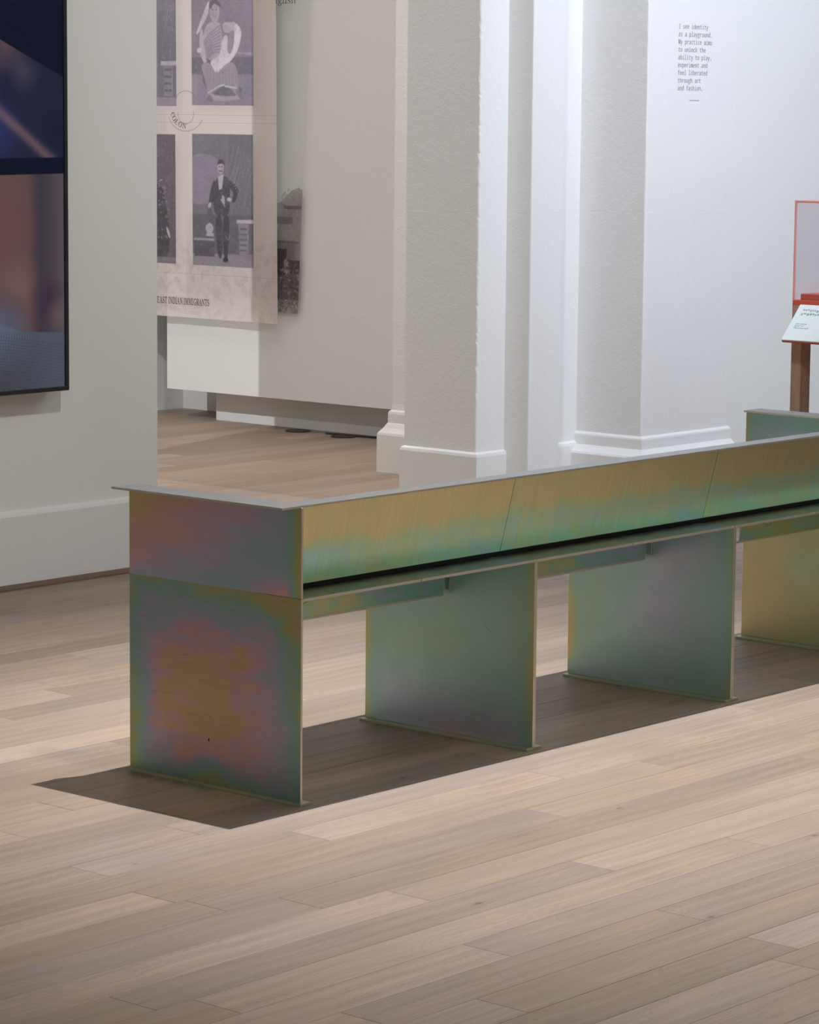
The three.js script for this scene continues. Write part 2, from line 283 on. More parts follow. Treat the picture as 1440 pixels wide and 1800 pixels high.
// ---------------------------------------------------------------- the bench
{
  const D = 0.523, SEAT = 0.4495, UNDER = 0.4435, LEGS = [0, 0.7965, 1.598, 2.397];
  const bench = thing('bench', 'long iridescent zinc-plated steel bench with leaning backrest and slab legs on the oak floor', 'bench');
  const bare = new THREE.MeshPhysicalMaterial({ color: new THREE.Color().setRGB(0.66, 0.60, 0.52), metalness: 1, roughness: 0.48 });   // sawn edges
  const plate = (name, b, axis, m, parent = bench, bevel = 0.0004) => { const k = 'xyz'.indexOf(axis); return mesh(name, plateUV(box(...b, bevel), axis), [0, 1, 2, 3, 4, 5].map((i) => (i >> 1 === k ? m : bare)), parent); };
  // end panels
  const endUpper = zinc(101, (u, v, n) => { const d = 0.75 * u + 0.55 * (1 - v) * (1 - 0.5 * u) + 0.22 * n(u, v, 4) + 0.10 * n(u, v, 9); return (1.02 - 0.52 * Math.pow(smooth(-0.05, 1.0, d), 0.8) + 0.36 * smooth(0.30, 0, v) * smooth(0.62, 0.95, u)) * smooth(-0.02, 0.10, 1 - u) + 0.10 * smooth(0.02, 0, u); }, { wear: 14, bright: 0.53, roughness: 0.44, pale: 0.08 });
  const endLower = zinc(111, (u, v, n, f) => {
    const strokes = f(u * 0.8 - v * 0.2, v * 1.6 + u * 0.35, 20), e = edge(u, v) - 0.10 * smooth(0.55, 1.0, u) * smooth(0.55, 1.0, v) + 0.10 * n(u, v, 4) + 0.04 * f(u, v, 12) + 0.03 * strokes;
    const c = Math.hypot((u - 0.50) / 0.62, (v - 0.36) / 0.50) + 0.75 * n(u, v, 5) + 0.45 * n(u * 0.7, v * 1.7, 13) + 0.30 * strokes;
    const c2 = Math.hypot((u - 0.46) / 0.42, (v - 0.40) / 0.40) + 1.1 * n(u * 0.8, v * 1.9, 12) + 0.7 * strokes + 0.5 * n(u, v, 6);
    return 0.04 + 0.56 * smooth(-0.08, 0.13, e) + (0.20 * smooth(1.15, 0.25, c) + 0.17 * smooth(0.75, 0.0, c2)) * smooth(0.03, 0.20, e) + 0.10 * strokes + 0.10 * n(u * 1.3 + 3, v * 1.3, 7) * smooth(0.02, 0.15, e);
  }, {
    wear: 300, bright: 0.43, roughness: 0.46, pale: 0.12,
    marks: (ctx, w, h) => { ctx.fillStyle = 'rgb(40,30,28)'; ctx.beginPath(); ctx.ellipse(w * 0.475, h * 0.775, 2, 4, 0, 0, 7); ctx.fill(); ctx.strokeStyle = 'rgba(230,200,120,0.18)'; ctx.lineWidth = 6; ctx.lineCap = 'round'; for (const [x, y, X, Y] of [[0.27, 0.10, 0.30, 0.13], [0.22, 0.07, 0.24, 0.09], [0.76, 0.95, 0.92, 0.80]]) { ctx.beginPath(); ctx.moveTo(x * w, y * h); ctx.lineTo(X * w, Y * h); ctx.stroke(); } },
  });
  plate('end_panel', [0, 0.006, 0.4503, 0.6442, -D, 0], 'x', endUpper);
  plate('end_panel', [2.394, 2.400, 0.4503, 0.6442, -D, 0], 'x', zinc(121, (u, v, n) => 0.46 + 0.28 * smooth(0.55, 0.05, Math.hypot(u - 0.42, (v - 0.2) * 0.8)) + 0.18 * n(u, v, 4) - 0.3 * smooth(0.05, 0, u), { bright: 0.50, wear: 6, roughness: 0.4 }));
  // top flanges
  const cap = zinc(131, (u, v, n) => 0.55 + 0.9 * n(u * 3, v, 4), { bright: 0.31, pale: 0.72, roughness: 0.40, wear: 10 });
  plate('top_flange', [-0.057, 0.020, 0.6442, 0.6492, -0.5205, -0.0525], 'y', cap);
  plate('top_flange', [2.377, 2.457, 0.6442, 0.6492, -0.5205, -0.0525], 'y', cap);
  plate('top_flange', [-0.057, 1.6035, 0.6442, 0.6492, -0.0522, -0.002], 'y', cap);
  plate('top_flange', [1.6045, 2.457, 0.6442, 0.6492, -0.0522, -0.002], 'y', cap);
  // leaning backrest sheets with a rolled foot that rests on the seat
  const back = (seed, o) => zinc(seed, (u, v, n, f) => (o.base + 0.27 * smooth(0.74, 0.44, v + 0.18 * n(u * 1.4, 0.3, 5)) + 0.14 * n(u * 2, v * 0.5, 6) + 0.12 * (f(u * 4, v * 0.06, 16)) + (o.extra ? o.extra(u, v, n) : 0)), { size: [1024, 256], bright: o.bright, vertical: 0.05, grain: 0.05, wear: 3, roughness: 0.30, pale: 0.16 });
  const backs = [back(141, { base: 0.03, bright: 0.52, extra: (u, v, n) => 0.14 * smooth(0.22, 0.02, Math.hypot((u - 0.16) * 1.2, (v - 0.42) * 0.9)) }), back(151, { base: 0.06, bright: 0.52, extra: (u) => 0.1 * smooth(0.08, 0.0, u) }), back(161, { base: 0.02, bright: 0.52, extra: (u) => 0.06 * smooth(0.12, 0.0, u) })];
  const spans = [[0.0065, 0.7492], [0.7508, 1.5542], [1.5558, 2.3935]];
  const profile = []; {
    const T = [-0.026, 0.6442], B = [-0.0705, 0.4685], R = 0.004; profile.push(T);
    for (let i = 1; i <= 8; i++) profile.push([lerp(T[0], B[0], i / 8), lerp(T[1], B[1], i / 8)]);
    const d = Math.atan2(B[1] - T[1], B[0] - T[0]), ox = B[0] + R * Math.cos(d - Math.PI / 2), oy = B[1] + R * Math.sin(d - Math.PI / 2);
    for (let i = 1; i <= 6; i++) { const a = lerp(d + Math.PI / 2, -Math.PI / 2, i / 6); profile.push([ox + R * Math.cos(a), oy + R * Math.sin(a)]); }
    profile.push([ox - 0.03, oy - R]);
  }
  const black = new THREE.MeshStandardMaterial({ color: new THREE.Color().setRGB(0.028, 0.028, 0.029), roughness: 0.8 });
  function sheet(x0, x1, pts, th) {
    const n = pts.length, nor = pts.map((p, i) => { const a = pts[Math.max(0, i - 1)], b = pts[Math.min(n - 1, i + 1)], dx = b[0] - a[0], dy = b[1] - a[1], l = Math.hypot(dx, dy); return [-dy / l, dx / l]; });
    const len = [0]; for (let i = 1; i < n; i++) len.push(len[i - 1] + Math.hypot(pts[i][0] - pts[i - 1][0], pts[i][1] - pts[i - 1][1]));
    const pos = [], norm = [], uv = [], idx = [];
    const vert = (x, z, y, N, i) => { pos.push(x, y, z); norm.push(...N); uv.push((x - x0) / (x1 - x0), 1 - len[i] / len[n - 1]); return pos.length / 3 - 1; };
    for (const s of [1, -1]) {                                    // front and rear faces
      let prev; for (let i = 0; i < n; i++) { const o = s > 0 ? 0 : -th, N = [0, nor[i][1] * s, nor[i][0] * s]; const a = vert(x0, pts[i][0] + nor[i][0] * o, pts[i][1] + nor[i][1] * o, N, i), b = vert(x1, pts[i][0] + nor[i][0] * o, pts[i][1] + nor[i][1] * o, N, i); if (prev) s > 0 ? idx.push(prev[0], a, b, prev[0], b, prev[1]) : idx.push(prev[0], b, a, prev[0], prev[1], b); prev = [a, b]; }
    }
    for (const [x, s] of [[x0, -1], [x1, 1]]) { let prev; for (let i = 0; i < n; i++) { const N = [s, 0, 0], a = vert(x, pts[i][0], pts[i][1], N, i), b = vert(x, pts[i][0] - nor[i][0] * th, pts[i][1] - nor[i][1] * th, N, i); if (prev) s < 0 ? idx.push(prev[0], prev[1], b, prev[0], b, a) : idx.push(prev[0], b, prev[1], prev[0], a, b); prev = [a, b]; } }
    for (const [i, s] of [[0, 1], [n - 1, -1]]) { const q = [[x0, 0], [x1, 0], [x1, th], [x0, th]].map(([x, o]) => vert(x, pts[i][0] - nor[i][0] * o, pts[i][1] - nor[i][1] * o, i ? [0, 0, -1] : [0, 1, 0], i)); s > 0 ? idx.push(q[0], q[1], q[2], q[0], q[2], q[3]) : idx.push(q[0], q[2], q[1], q[0], q[3], q[2]); }
    const g = new THREE.BufferGeometry(); g.setAttribute('position', new THREE.Float32BufferAttribute(pos, 3)); g.setAttribute('normal', new THREE.Float32BufferAttribute(norm, 3)); g.setAttribute('uv', new THREE.Float32BufferAttribute(uv, 2)); g.setIndex(idx); return g;
  }
  spans.forEach(([a, b], i) => mesh('backrest', sheet(a, b, profile, 0.004), backs[i], bench));
  mesh('gap_shade_strip', box(0.0068, 2.3932, SEAT + 0.0002, 0.4635, -0.122, -0.098, 0.0008), black, bench);  // near-black strip added as the shade in the gap under the backrest
  // seat plates
  const seatFilm = [zinc(171, (u, v, n) => 0.16 + 0.5 * n(u * 2, v, 5), { bright: 0.60, wear: 20, pale: 0.40, roughness: 0.46 }), zinc(181, (u, v, n) => 0.36 + 0.6 * n(u * 2, v, 5), { bright: 0.60, wear: 20, pale: 0.40, roughness: 0.46 })];
  for (const x of [0.39, 1.17, 1.963]) mesh('light_stop_strip', box(x - 0.02, x + 0.02, UNDER - 0.0034, UNDER - 0.0002, -D + 0.02, -0.02), black, bench);  // added under the seat joints to stop lamp light leaking through
  [[0.0065, 0.3887], [0.3913, 0.7968], [0.7972, 1.1687], [1.1713, 1.5935], [1.5961, 1.9617], [1.9643, 2.3935]].forEach(([a, b], i) => plate('seat_plate', [a, b, UNDER, SEAT, -D, 0], 'y', seatFilm[i % 2]));
  // legs: single at the ends, two plates back to back between, each with its bent foot
  const legFilms = [
    endLower,
    zinc(191, (u, v, n, f) => { const e = edge(u, 1) + 0.02 * n(1, v, 6); const m = Math.min(u, 1 - u); return 0.02 + 0.41 * smooth(-0.035, 0.055, m + 0.03 * n(u, v, 5)) + 0.16 * smooth(0.45, 0.05, v + 0.3 * n(u, v, 3)) * smooth(0.02, 0.15, m) + 0.14 * n(u, v, 4) + 0.05 * smooth(0.12, 0.02, v); }, { bright: 0.58, wear: 30, pale: 0.20, roughness: 0.43 }),
    zinc(201, (u, v, n, f) => { const m = Math.min(u, 1 - u); return 0.02 + 0.40 * smooth(-0.035, 0.06, m + 0.04 * n(u, v, 5)) + 0.13 * smooth(0.3, 0.7, u + 0.5 * n(u, v, 3)) * smooth(0.02, 0.2, m) * smooth(0.1, 0.5, v) + 0.16 * n(u, v, 5) + 0.04 * smooth(0.14, 0.02, v); }, { bright: 0.58, wear: 22, pale: 0.24, roughness: 0.43 }),
    zinc(211, (u, v, n) => { const m = Math.min(u, 1 - u); return 0.04 + 0.16 * smooth(0.0, 0.35, m + 0.3 * n(u, v, 4)) + 0.14 * n(u, v, 6); }, { bright: 0.58, wear: 14, pale: 0.22, roughness: 0.42 }),
  ];
  const leg = (x0, x1, film, foot0, foot1, top = UNDER - 0.0005) => {
    const l = plate('leg_plate', [x0, x1, 0.0078, top, -D, 0], 'x', film);
    const f = plate('foot', [foot0, foot1, 0.0004, 0.0066, -D, 0], 'y', seatFilm[0], l); f.material = seatFilm[0];
    mesh('bend', box(Math.min(x0, x1) + 0.0012, Math.max(x0, x1) - 0.0012, 0.0064, 0.0082, -D + 0.003, -0.003), bare, l); return l;
  };
  leg(0, 0.006, legFilms[0], 0, 0.0325, 0.4494);
  leg(LEGS[1] - 0.0052, LEGS[1] - 0.0002, legFilms[1], LEGS[1] - 0.0255, LEGS[1] - 0.0002);
  leg(LEGS[1] + 0.0002, LEGS[1] + 0.0052, legFilms[1], LEGS[1] + 0.0002, LEGS[1] + 0.030);
  leg(LEGS[2] - 0.0052, LEGS[2] - 0.0006, legFilms[2], LEGS[2] - 0.0255, LEGS[2] - 0.0006);
  leg(LEGS[2] + 0.0010, LEGS[2] + 0.0056, legFilms[2], LEGS[2] + 0.0010, LEGS[2] + 0.030);
  leg(2.394, 2.400, legFilms[3], 2.3665, 2.400, 0.4494);
  // aprons under the seat with bolted brackets
  const apronFilm = zinc(221, (u, v, n, f) => 0.10 + 1.1 * smooth(0.35, 0.75, u + n(u * 3, v, 4) * 0.4) * 0.35 + 0.35 * smooth(0.5, 0.2, v + 0.5 * f(u * 6, v, 7)) * smooth(0.7, 0.1, u) + 0.25 * n(u * 4, v, 6), {
    size: [1024, 128], bright: 0.52, wear: 10,
    marks: (ctx, w, h, r) => { ctx.strokeStyle = 'rgba(70,48,30,0.8)'; ctx.lineWidth = 1.6; ctx.beginPath(); let y = h * 0.62; ctx.moveTo(w * 0.27, y); for (let x = w * 0.28; x < w * 0.62; x += 9) { y += (r() - 0.52) * 12; y = clamp(y, h * 0.4, h * 0.75); ctx.lineTo(x, y); } ctx.stroke(); },
  });
  const bolt = new THREE.MeshStandardMaterial({ color: new THREE.Color().setRGB(0.45, 0.43, 0.40), metalness: 1, roughness: 0.35 });
  const apron = (x0, x1, lip0 = x0, lip1 = x1) => {
    const a = plate('apron', [x0, x1, 0.343, UNDER - 0.004, -0.268, -0.263], 'z', apronFilm); a.material = apronFilm;
    plate('lip', [lip0, lip1, 0.3375, 0.343, -0.300, -0.263], 'y', apronFilm, a); return a;
  };
  apron(0.0085, 0.776); apron(0.806, 1.575); apron(1.6085, 1.984, 1.6085, 2.385); apron(2.004, 2.385, 2.0045, 2.0046);
  for (const x of [LEGS[1] - 0.0056, LEGS[2] - 0.006]) {
    const b = plate('bracket', [x - 0.0045, x, 0.350, UNDER - 0.0006, -0.306, -0.252], 'x', seatFilm[1]);
    plate('tongue', [x - 0.030, x - 0.0045, 0.352, UNDER - 0.0006, -0.274, -0.2685], 'z', seatFilm[1], b);
    const head = new THREE.CylinderGeometry(0.0065, 0.0065, 0.005, 6); head.rotateZ(Math.PI / 2); head.translate(x - 0.007, 0.385, -0.2585); mesh('bolt', metreUV(head), bolt, b);
  }
}

// ---------------------------------------------------------------- large screen on the left wall
{
  const X1 = 1.703, X0 = 0.15, Y0 = 0.611, Y1 = 2.45, ZF = -2.57, fr = 0.0135;
  const s = thing('wall_screen', 'large black framed screen showing a dim blue and peach picture on the left wall', 'screen', [0, 0, 0]);
  const black = new THREE.MeshStandardMaterial({ color: new THREE.Color().setRGB(0.018, 0.018, 0.020), roughness: 0.38 });
  mesh('housing', box(X0 + 0.002, X1 - 0.002, Y0 + 0.002, Y1 - 0.002, ZW + 0.001, ZF - 0.012, 0.003), black, s);
  mesh('frame', merge([box(X0, X1, Y0, Y0 + fr, ZF - 0.014, ZF, 0.0015), box(X0, X1, Y1 - fr, Y1, ZF - 0.014, ZF, 0.0015), box(X0, X0 + fr, Y0 + fr, Y1 - fr, ZF - 0.014, ZF, 0.0015), box(X1 - fr, X1, Y0 + fr, Y1 - fr, ZF - 0.014, ZF, 0.0015)]), black, s);
  const x0 = X0 + fr, x1 = X1 - fr, y0 = Y0 + fr, y1 = Y1 - fr;
  const tex = canvasTexture(1024, 1200, (ctx, w, h) => {
    const px = (x) => (x - x0) / (x1 - x0) * w, py = (y) => (y1 - y) / (y1 - y0) * h;
    ctx.fillStyle = 'rgb(10,16,38)'; ctx.fillRect(0, 0, w, h);
    const poly = (pts, style) => { ctx.beginPath(); pts.forEach(([x, y], i) => (i ? ctx.lineTo(px(x), py(y)) : ctx.moveTo(px(x), py(y)))); ctx.closePath(); ctx.fillStyle = style; ctx.fill(); };
    // upper picture: blurred close-up with a pale diagonal
    ctx.save(); ctx.beginPath(); [[0.3, 2.16], [1.687, 1.568], [1.687, 1.325], [0.3, 1.315]].forEach(([x, y], i) => (i ? ctx.lineTo(px(x), py(y)) : ctx.moveTo(px(x), py(y)))); ctx.clip();
    ctx.fillStyle = 'rgb(34,36,60)'; ctx.fillRect(0, 0, w, h);
    const blob = (x, y, r, c, a) => { const g = ctx.createRadialGradient(px(x), py(y), 0, px(x), py(y), r / (x1 - x0) * w); g.addColorStop(0, 'rgba(' + c + ',' + a + ')'); g.addColorStop(1, 'rgba(' + c + ',0)'); ctx.fillStyle = g; ctx.fillRect(0, 0, w, h); };
    blob(1.46, 1.66, 0.10, '104,78,84', 0.8); blob(1.30, 1.72, 0.22, '112,88,96', 0.7); blob(1.53, 1.58, 0.07, '92,84,92', 0.6); blob(1.42, 1.40, 0.11, '50,58,112', 0.8); blob(1.2, 1.42, 0.3, '44,48,100', 0.7); blob(1.66, 1.40, 0.12, '26,30,52', 0.8);
    for (let i = 0; i < 14; i++) { const k = i / 13, c = Math.exp(-((k - 0.5) ** 2) / 0.05); ctx.strokeStyle = 'rgba(' + [120 + 34 * (k - 0.3), 96, 100 + 12 * k].map(Math.round) + ',' + 0.42 * c + ')'; ctx.lineWidth = 9; const o = (k - 0.5) * 0.05; ctx.beginPath(); ctx.moveTo(px(1.10 + o), py(1.75 + o)); ctx.lineTo(px(1.43 + o), py(1.462 + o)); ctx.lineTo(px(1.65 + o), py(1.31 + o)); ctx.stroke(); }
    ctx.restore();
    // lower picture: peach skin tones with a dark band and a grey knit
    ctx.save(); ctx.beginPath(); [[0.3, 1.262], [1.687, 1.276], [1.687, 0.62], [0.3, 0.62]].forEach(([x, y], i) => (i ? ctx.lineTo(px(x), py(y)) : ctx.moveTo(px(x), py(y)))); ctx.clip();
    const g1 = ctx.createLinearGradient(px(1.35), 0, px(1.687), 0); [[0, '104,80,78'], [0.55, '100,76,78'], [0.72, '64,56,68'], [0.86, '78,68,76'], [1, '92,82,88']].forEach(([o, c]) => g1.addColorStop(o, 'rgb(' + c + ')')); ctx.fillStyle = g1; ctx.fillRect(0, 0, w, h);
    blob(1.44, 1.12, 0.16, '114,76,72', 0.5); blob(1.5, 0.93, 0.12, '134,106,92', 0.5); blob(1.62, 0.9, 0.08, '58,44,66', 0.8); blob(1.45, 0.83, 0.12, '76,70,92', 0.9); blob(1.67, 0.85, 0.06, '110,94,92', 0.7);
    poly([[0.3, 0.90], [1.42, 0.83], [1.52, 0.80], [1.687, 0.79], [1.687, 0.6], [0.3, 0.6]], 'rgb(84,90,104)'); blob(1.43, 0.77, 0.14, '112,126,150', 0.7); blob(1.45, 0.65, 0.2, '66,64,70', 0.7);
    ctx.lineWidth = 1.2; for (let i = -40; i < 130; i++) { ctx.strokeStyle = 'rgba(40,42,52,0.35)'; ctx.beginPath(); const X = 0.5 + i * 0.0105; ctx.moveTo(px(X + 0.04), py(0.80)); ctx.quadraticCurveTo(px(X + 0.03), py(0.70), px(X), py(0.6)); ctx.stroke(); }
    for (let j = 0; j < 20; j++) { ctx.strokeStyle = 'rgba(44,46,56,0.30)'; ctx.beginPath(); ctx.moveTo(px(1.3), py(0.63 + j * 0.0092)); ctx.quadraticCurveTo(px(1.55), py(0.60 + j * 0.0092), px(1.687), py(0.575 + j * 0.0092)); ctx.stroke(); }
    ctx.restore();
  });
  const glow = new THREE.MeshPhysicalMaterial({ color: 0x000000, emissive: 0xffffff, emissiveMap: tex, emissiveIntensity: 0.8, roughness: 0.32, specularIntensity: 0.5 });
  mesh('display', plateUV(box(x0, x1, y0, y1, ZF - 0.010, ZF - 0.004), 'z'), glow, s);
}

// ---------------------------------------------------------------- printed sheer banners in the back room
function noisyFill(ctx, x, y, w, h, seed, n, colours, a, size) { const r = rng(seed); for (let i = 0; i < n; i++) { ctx.fillStyle = 'rgba(' + colours[Math.floor(r() * colours.length)] + ',' + a * r() + ')'; ctx.beginPath(); ctx.ellipse(x + r() * w, y + r() * h, size * (0.3 + r()), size * (0.3 + r()) * 0.6, r() * 3, 0, 7); ctx.fill(); } }
function banner(name, label, X, z0, z1, y0, y1, tex, opacity, wave, taper) {
  const t = thing(name, label, 'banner', [X, 0, (z0 + z1) / 2], undefined);
  const g = new THREE.PlaneGeometry(z1 - z0, y1 - y0, 60, 60), p = g.attributes.position;
  for (let i = 0; i < p.count; i++) {
    const u = p.getX(i) / (z1 - z0) + 0.5, v = p.getY(i) / (y1 - y0) + 0.5;
    const depth = wave * (0.4 + 0.6 * (1 - v)) * Math.sin(u * 9 + v * 1.3) + 0.35 * wave * Math.sin(u * 23 + 1);
    p.setXYZ(i, -depth, y0 + v * (y1 - y0), (u - 0.5) * (z1 - z0) + taper * (v - 0.5) * u);
  }
  g.setIndex([...g.index.array].reverse()); for (let i = 0; i < g.index.count; i += 3) { const a = g.index.array[i]; g.index.array[i] = g.index.array[i + 1]; g.index.array[i + 1] = a; } g.computeVertexNormals();
  const m = new THREE.MeshPhysicalMaterial({ map: tex, transparent: true, opacity, roughness: 0.95, side: THREE.DoubleSide, specularIntensity: 0.1 });
  mesh('cloth', g, m, t);
  const rod = new THREE.CylinderGeometry(0.012, 0.012, z1 - z0 + 0.06, 16); rod.rotateX(Math.PI / 2); rod.translate(0, y1 + 0.006, 0);
  mesh('hanging_rod', metreUV(rod), new THREE.MeshStandardMaterial({ color: 0xc8c8c6, roughness: 0.4, metalness: 0.6 }), t);
  for (const s of [-0.42, 0.42]) { const w = new THREE.CylinderGeometry(0.0015, 0.0015, CEIL - y1 - 0.012, 6); w.translate(0, (CEIL + y1 + 0.012) / 2, s * (z1 - z0)); mesh('wire', metreUV(w), new THREE.MeshStandardMaterial({ color: 0x777777, roughness: 0.5, metalness: 0.8 }), t); }
  return t;
}
{
  const Z0 = -6.22, Z1 = -5.02, Y0 = 0.52, Y1 = 2.9, W = 1024, H = 2048;
  const tex = canvasTexture(W, H, (ctx) => {
    const px = (z) => (z - Z0) / (Z1 - Z0) * W, py = (y) => (Y1 - y) / (Y1 - Y0) * H, S = W / (Z1 - Z0);
    ctx.fillStyle = 'rgba(244,232,229,0.62)'; ctx.fillRect(0, 0, W, H);
    ctx.save(); ctx.globalCompositeOperation = 'source-atop'; noisyFill(ctx, 0, H * 0.85, W, H * 0.15, 31, 900, ['196,176,168', '232,218,212', '180,165,160'], 0.16, 22); ctx.restore();
    const real = ctx; let soft = 5;
    const photo = (z0, z1, y0, y1, top, bottom, draw) => {        // an old soft print: drawn small with film grain, then enlarged
      const X = px(z0), Y = py(y1), w = px(z1) - X, h = py(y0) - Y, c = document.createElement('canvas'), r = rng(Math.round(w + h));
      c.width = 96; c.height = 192; ctx = c.getContext('2d'); ctx.scale(0.96, 0.96);
      const g = ctx.createLinearGradient(0, 0, 0, 200); g.addColorStop(0, top); g.addColorStop(1, bottom); ctx.fillStyle = g; ctx.fillRect(0, 0, 100, 200); draw();
      for (let i = 0; i < 3600; i++) { const k = r() < 0.5 ? 40 : 205; ctx.fillStyle = 'rgba(' + k + ',' + (k - 4) + ',' + (k + 4) + ',' + r() * 0.17 + ')'; ctx.fillRect(r() * 100, r() * 200, 0.6 + r() * 1.6, 0.6 + r() * 1.6); }
      for (let i = 0; i < 90; i++) { const k = r() < 0.5 ? 90 : 150; ctx.fillStyle = 'rgba(' + k + ',' + (k - 5) + ',' + (k + 5) + ',' + r() * 0.10 + ')'; ctx.beginPath(); ctx.ellipse(r() * 100, r() * 200, 4 + r() * 12, 4 + r() * 12, 0, 0, 7); ctx.fill(); }
      ctx.fillStyle = 'rgba(214,206,218,0.16)'; ctx.fillRect(0, 0, 100, 200);
      ctx = real; ctx.clearRect(X, Y, w, h); ctx.imageSmoothingEnabled = true; ctx.imageSmoothingQuality = 'high'; ctx.drawImage(c, X, Y, w, h);
    };
    const P = (pts, c) => { ctx.beginPath(); pts.forEach(([x, y], i) => (i ? ctx.lineTo(x, y) : ctx.moveTo(x, y))); ctx.closePath(); ctx.fillStyle = c; ctx.fill(); };
    const C = (pts, c) => { ctx.beginPath(); const n = pts.length; for (let i = 0; i < n; i++) { const a = pts[i], b = pts[(i + 1) % n], m = [(a[0] + b[0]) / 2, (a[1] + b[1]) / 2]; if (!i) { const l = pts[n - 1]; ctx.moveTo((l[0] + a[0]) / 2, (l[1] + a[1]) / 2); } ctx.quadraticCurveTo(a[0], a[1], m[0], m[1]); } ctx.fillStyle = c; ctx.fill(); };
    const E = (x, y, a, b, c) => { ctx.beginPath(); ctx.ellipse(x, y, a, b, 0, 0, 7); ctx.fillStyle = c; ctx.fill(); };
    const A = 0.96;
    const stroke = (pts, c, w) => { ctx.strokeStyle = c; ctx.lineWidth = w; ctx.beginPath(); pts.forEach(([x, y], i) => (i ? ctx.lineTo(x, y) : ctx.moveTo(x, y))); ctx.stroke(); };
    // seated woman in striped blouse with a pale shawl (upper right); rows 0..200 cover y 1.49 up to 2.28
    photo(-5.551, -5.158, 1.490, 2.276, 'rgba(128,120,134,' + A + ')', 'rgba(128,122,136,' + A + ')', () => {
      P([[0, 145], [100, 145], [100, 165], [0, 165]], 'rgb(104,100,112)'); P([[0, 165], [100, 165], [100, 200], [0, 200]], 'rgb(132,126,140)'); P([[76, 139], [100, 140], [100, 143], [76, 142]], 'rgb(150,144,156)');
      P([[0, 164], [9, 164], [9, 200], [0, 200]], 'rgb(140,134,146)'); E(52, 190, 30, 5, 'rgb(156,150,156)'); C([[16, 150], [30, 148], [60, 178], [84, 178], [80, 190], [20, 188]], 'rgb(98,96,106)');
      C([[30, 78], [22, 90], [14, 106], [7, 118], [10, 120], [22, 104], [28, 96]], 'rgb(196,188,200)');
      E(38, 93, 8, 12, 'rgb(164,158,170)'); C([[28, 84], [38, 78], [48, 84], [48, 90], [40, 84], [31, 92]], 'rgb(92,88,100)'); E(38, 93, 5.4, 8.6, 'rgb(160,152,162)'); stroke([[34, 91], [36.5, 91]], 'rgb(84,80,90)', 1.2); stroke([[39.5, 91], [42, 91]], 'rgb(84,80,90)', 1.2); stroke([[36, 98], [40, 98]], 'rgb(112,104,112)', 1);
      C([[24, 106], [44, 104], [50, 112], [50, 150], [20, 148], [18, 124]], 'rgb(168,162,176)'); for (let i = 0; i < 9; i++) stroke([[20 + i * 0.6, 128 + i * 2.4], [30 + i, 118 + i * 2.6], [48, 108 + i * 4]], 'rgba(108,104,120,0.7)', 1.4);
      C([[50, 105], [66, 106], [72, 104], [72, 116], [52, 119]], 'rgb(176,170,180)');
      C([[70, 104], [80, 112], [82, 120], [76, 138], [64, 150], [44, 162], [40, 168], [36, 162], [28, 148], [46, 146], [50, 122], [60, 118], [58, 140], [64, 142], [70, 130]], 'rgb(206,200,212)'); C([[60, 120], [68, 112], [70, 122], [66, 140], [58, 142]], 'rgb(140,134,148)');
      C([[14, 112], [19, 112], [22, 142], [26, 152], [22, 154], [12, 140]], 'rgb(178,170,182)'); E(13, 137, 4, 3, 'rgb(206,200,210)');
      C([[14, 152], [30, 150], [40, 166], [58, 150], [74, 152], [78, 190], [72, 188], [58, 176], [44, 180], [26, 190], [22, 170]], 'rgb(146,140,150)'); for (let i = 0; i < 10; i++) stroke([[26 + i * 5, 158], [24 + i * 5.4, 186]], 'rgba(110,106,116,0.45)', 1);
      stroke([[26, 186], [44, 178], [54, 176]], 'rgb(192,186,194)', 1.6); stroke([[54, 178], [74, 180]], 'rgb(192,186,194)', 1.8); C([[70, 182], [76, 182], [86, 192], [80, 194]], 'rgb(120,114,124)'); C([[24, 188], [32, 188], [36, 196], [24, 196]], 'rgb(118,112,122)');
    });
    // standing man in a dark suit beside a small column (lower right)
    photo(-5.551, -5.163, 0.764, 1.361, 'rgba(112,110,116,' + A + ')', 'rgba(104,98,108,' + A + ')', () => {
      C([[-10, 30], [40, 30], [52, 60], [40, 100], [10, 110], [-10, 100]], 'rgba(134,126,142,0.9)'); P([[60, -5], [105, -5], [105, 130], [60, 130]], 'rgba(96,96,100,0.7)'); const r = rng(77);
      for (let i = 0; i < 40; i++) { const x = 62 + r() * 40; stroke([[x + 16 * (r() - 0.2), r() * 60], [x - 14, 60 + r() * 70]], 'rgba(160,158,164,' + (0.08 + r() * 0.14) + ')', 1); }
      P([[-2, 122], [102, 122], [102, 184], [-2, 184]], 'rgba(84,80,90,0.85)'); P([[-2, 182], [102, 180], [102, 202], [-2, 202]], 'rgb(126,120,130)');
      P([[73, 128], [101, 127], [101, 133], [73, 134]], 'rgb(176,170,178)'); P([[76, 134], [93, 134], [92, 184], [78, 184]], 'rgb(122,118,126)'); for (let i = 0; i < 5; i++) stroke([[78, 142 + i * 8], [90, 142 + i * 8]], 'rgb(88,84,92)', 2.6);
      C([[38, 66], [50, 62], [62, 66], [62, 104], [60, 124], [36, 124], [34, 96]], 'rgb(64,62,70)'); C([[38, 66], [32, 76], [27, 100], [26, 110], [32, 110], [38, 92]], 'rgb(66,62,72)'); C([[60, 66], [74, 78], [78, 86], [70, 104], [64, 100], [70, 88], [60, 80]], 'rgb(60,58,66)'); for (let i = 0; i < 5; i++) stroke([[66 + i * 2.4, 74 + i * 4], [72 + i, 72 + i * 4]], 'rgb(150,146,152)', 1);
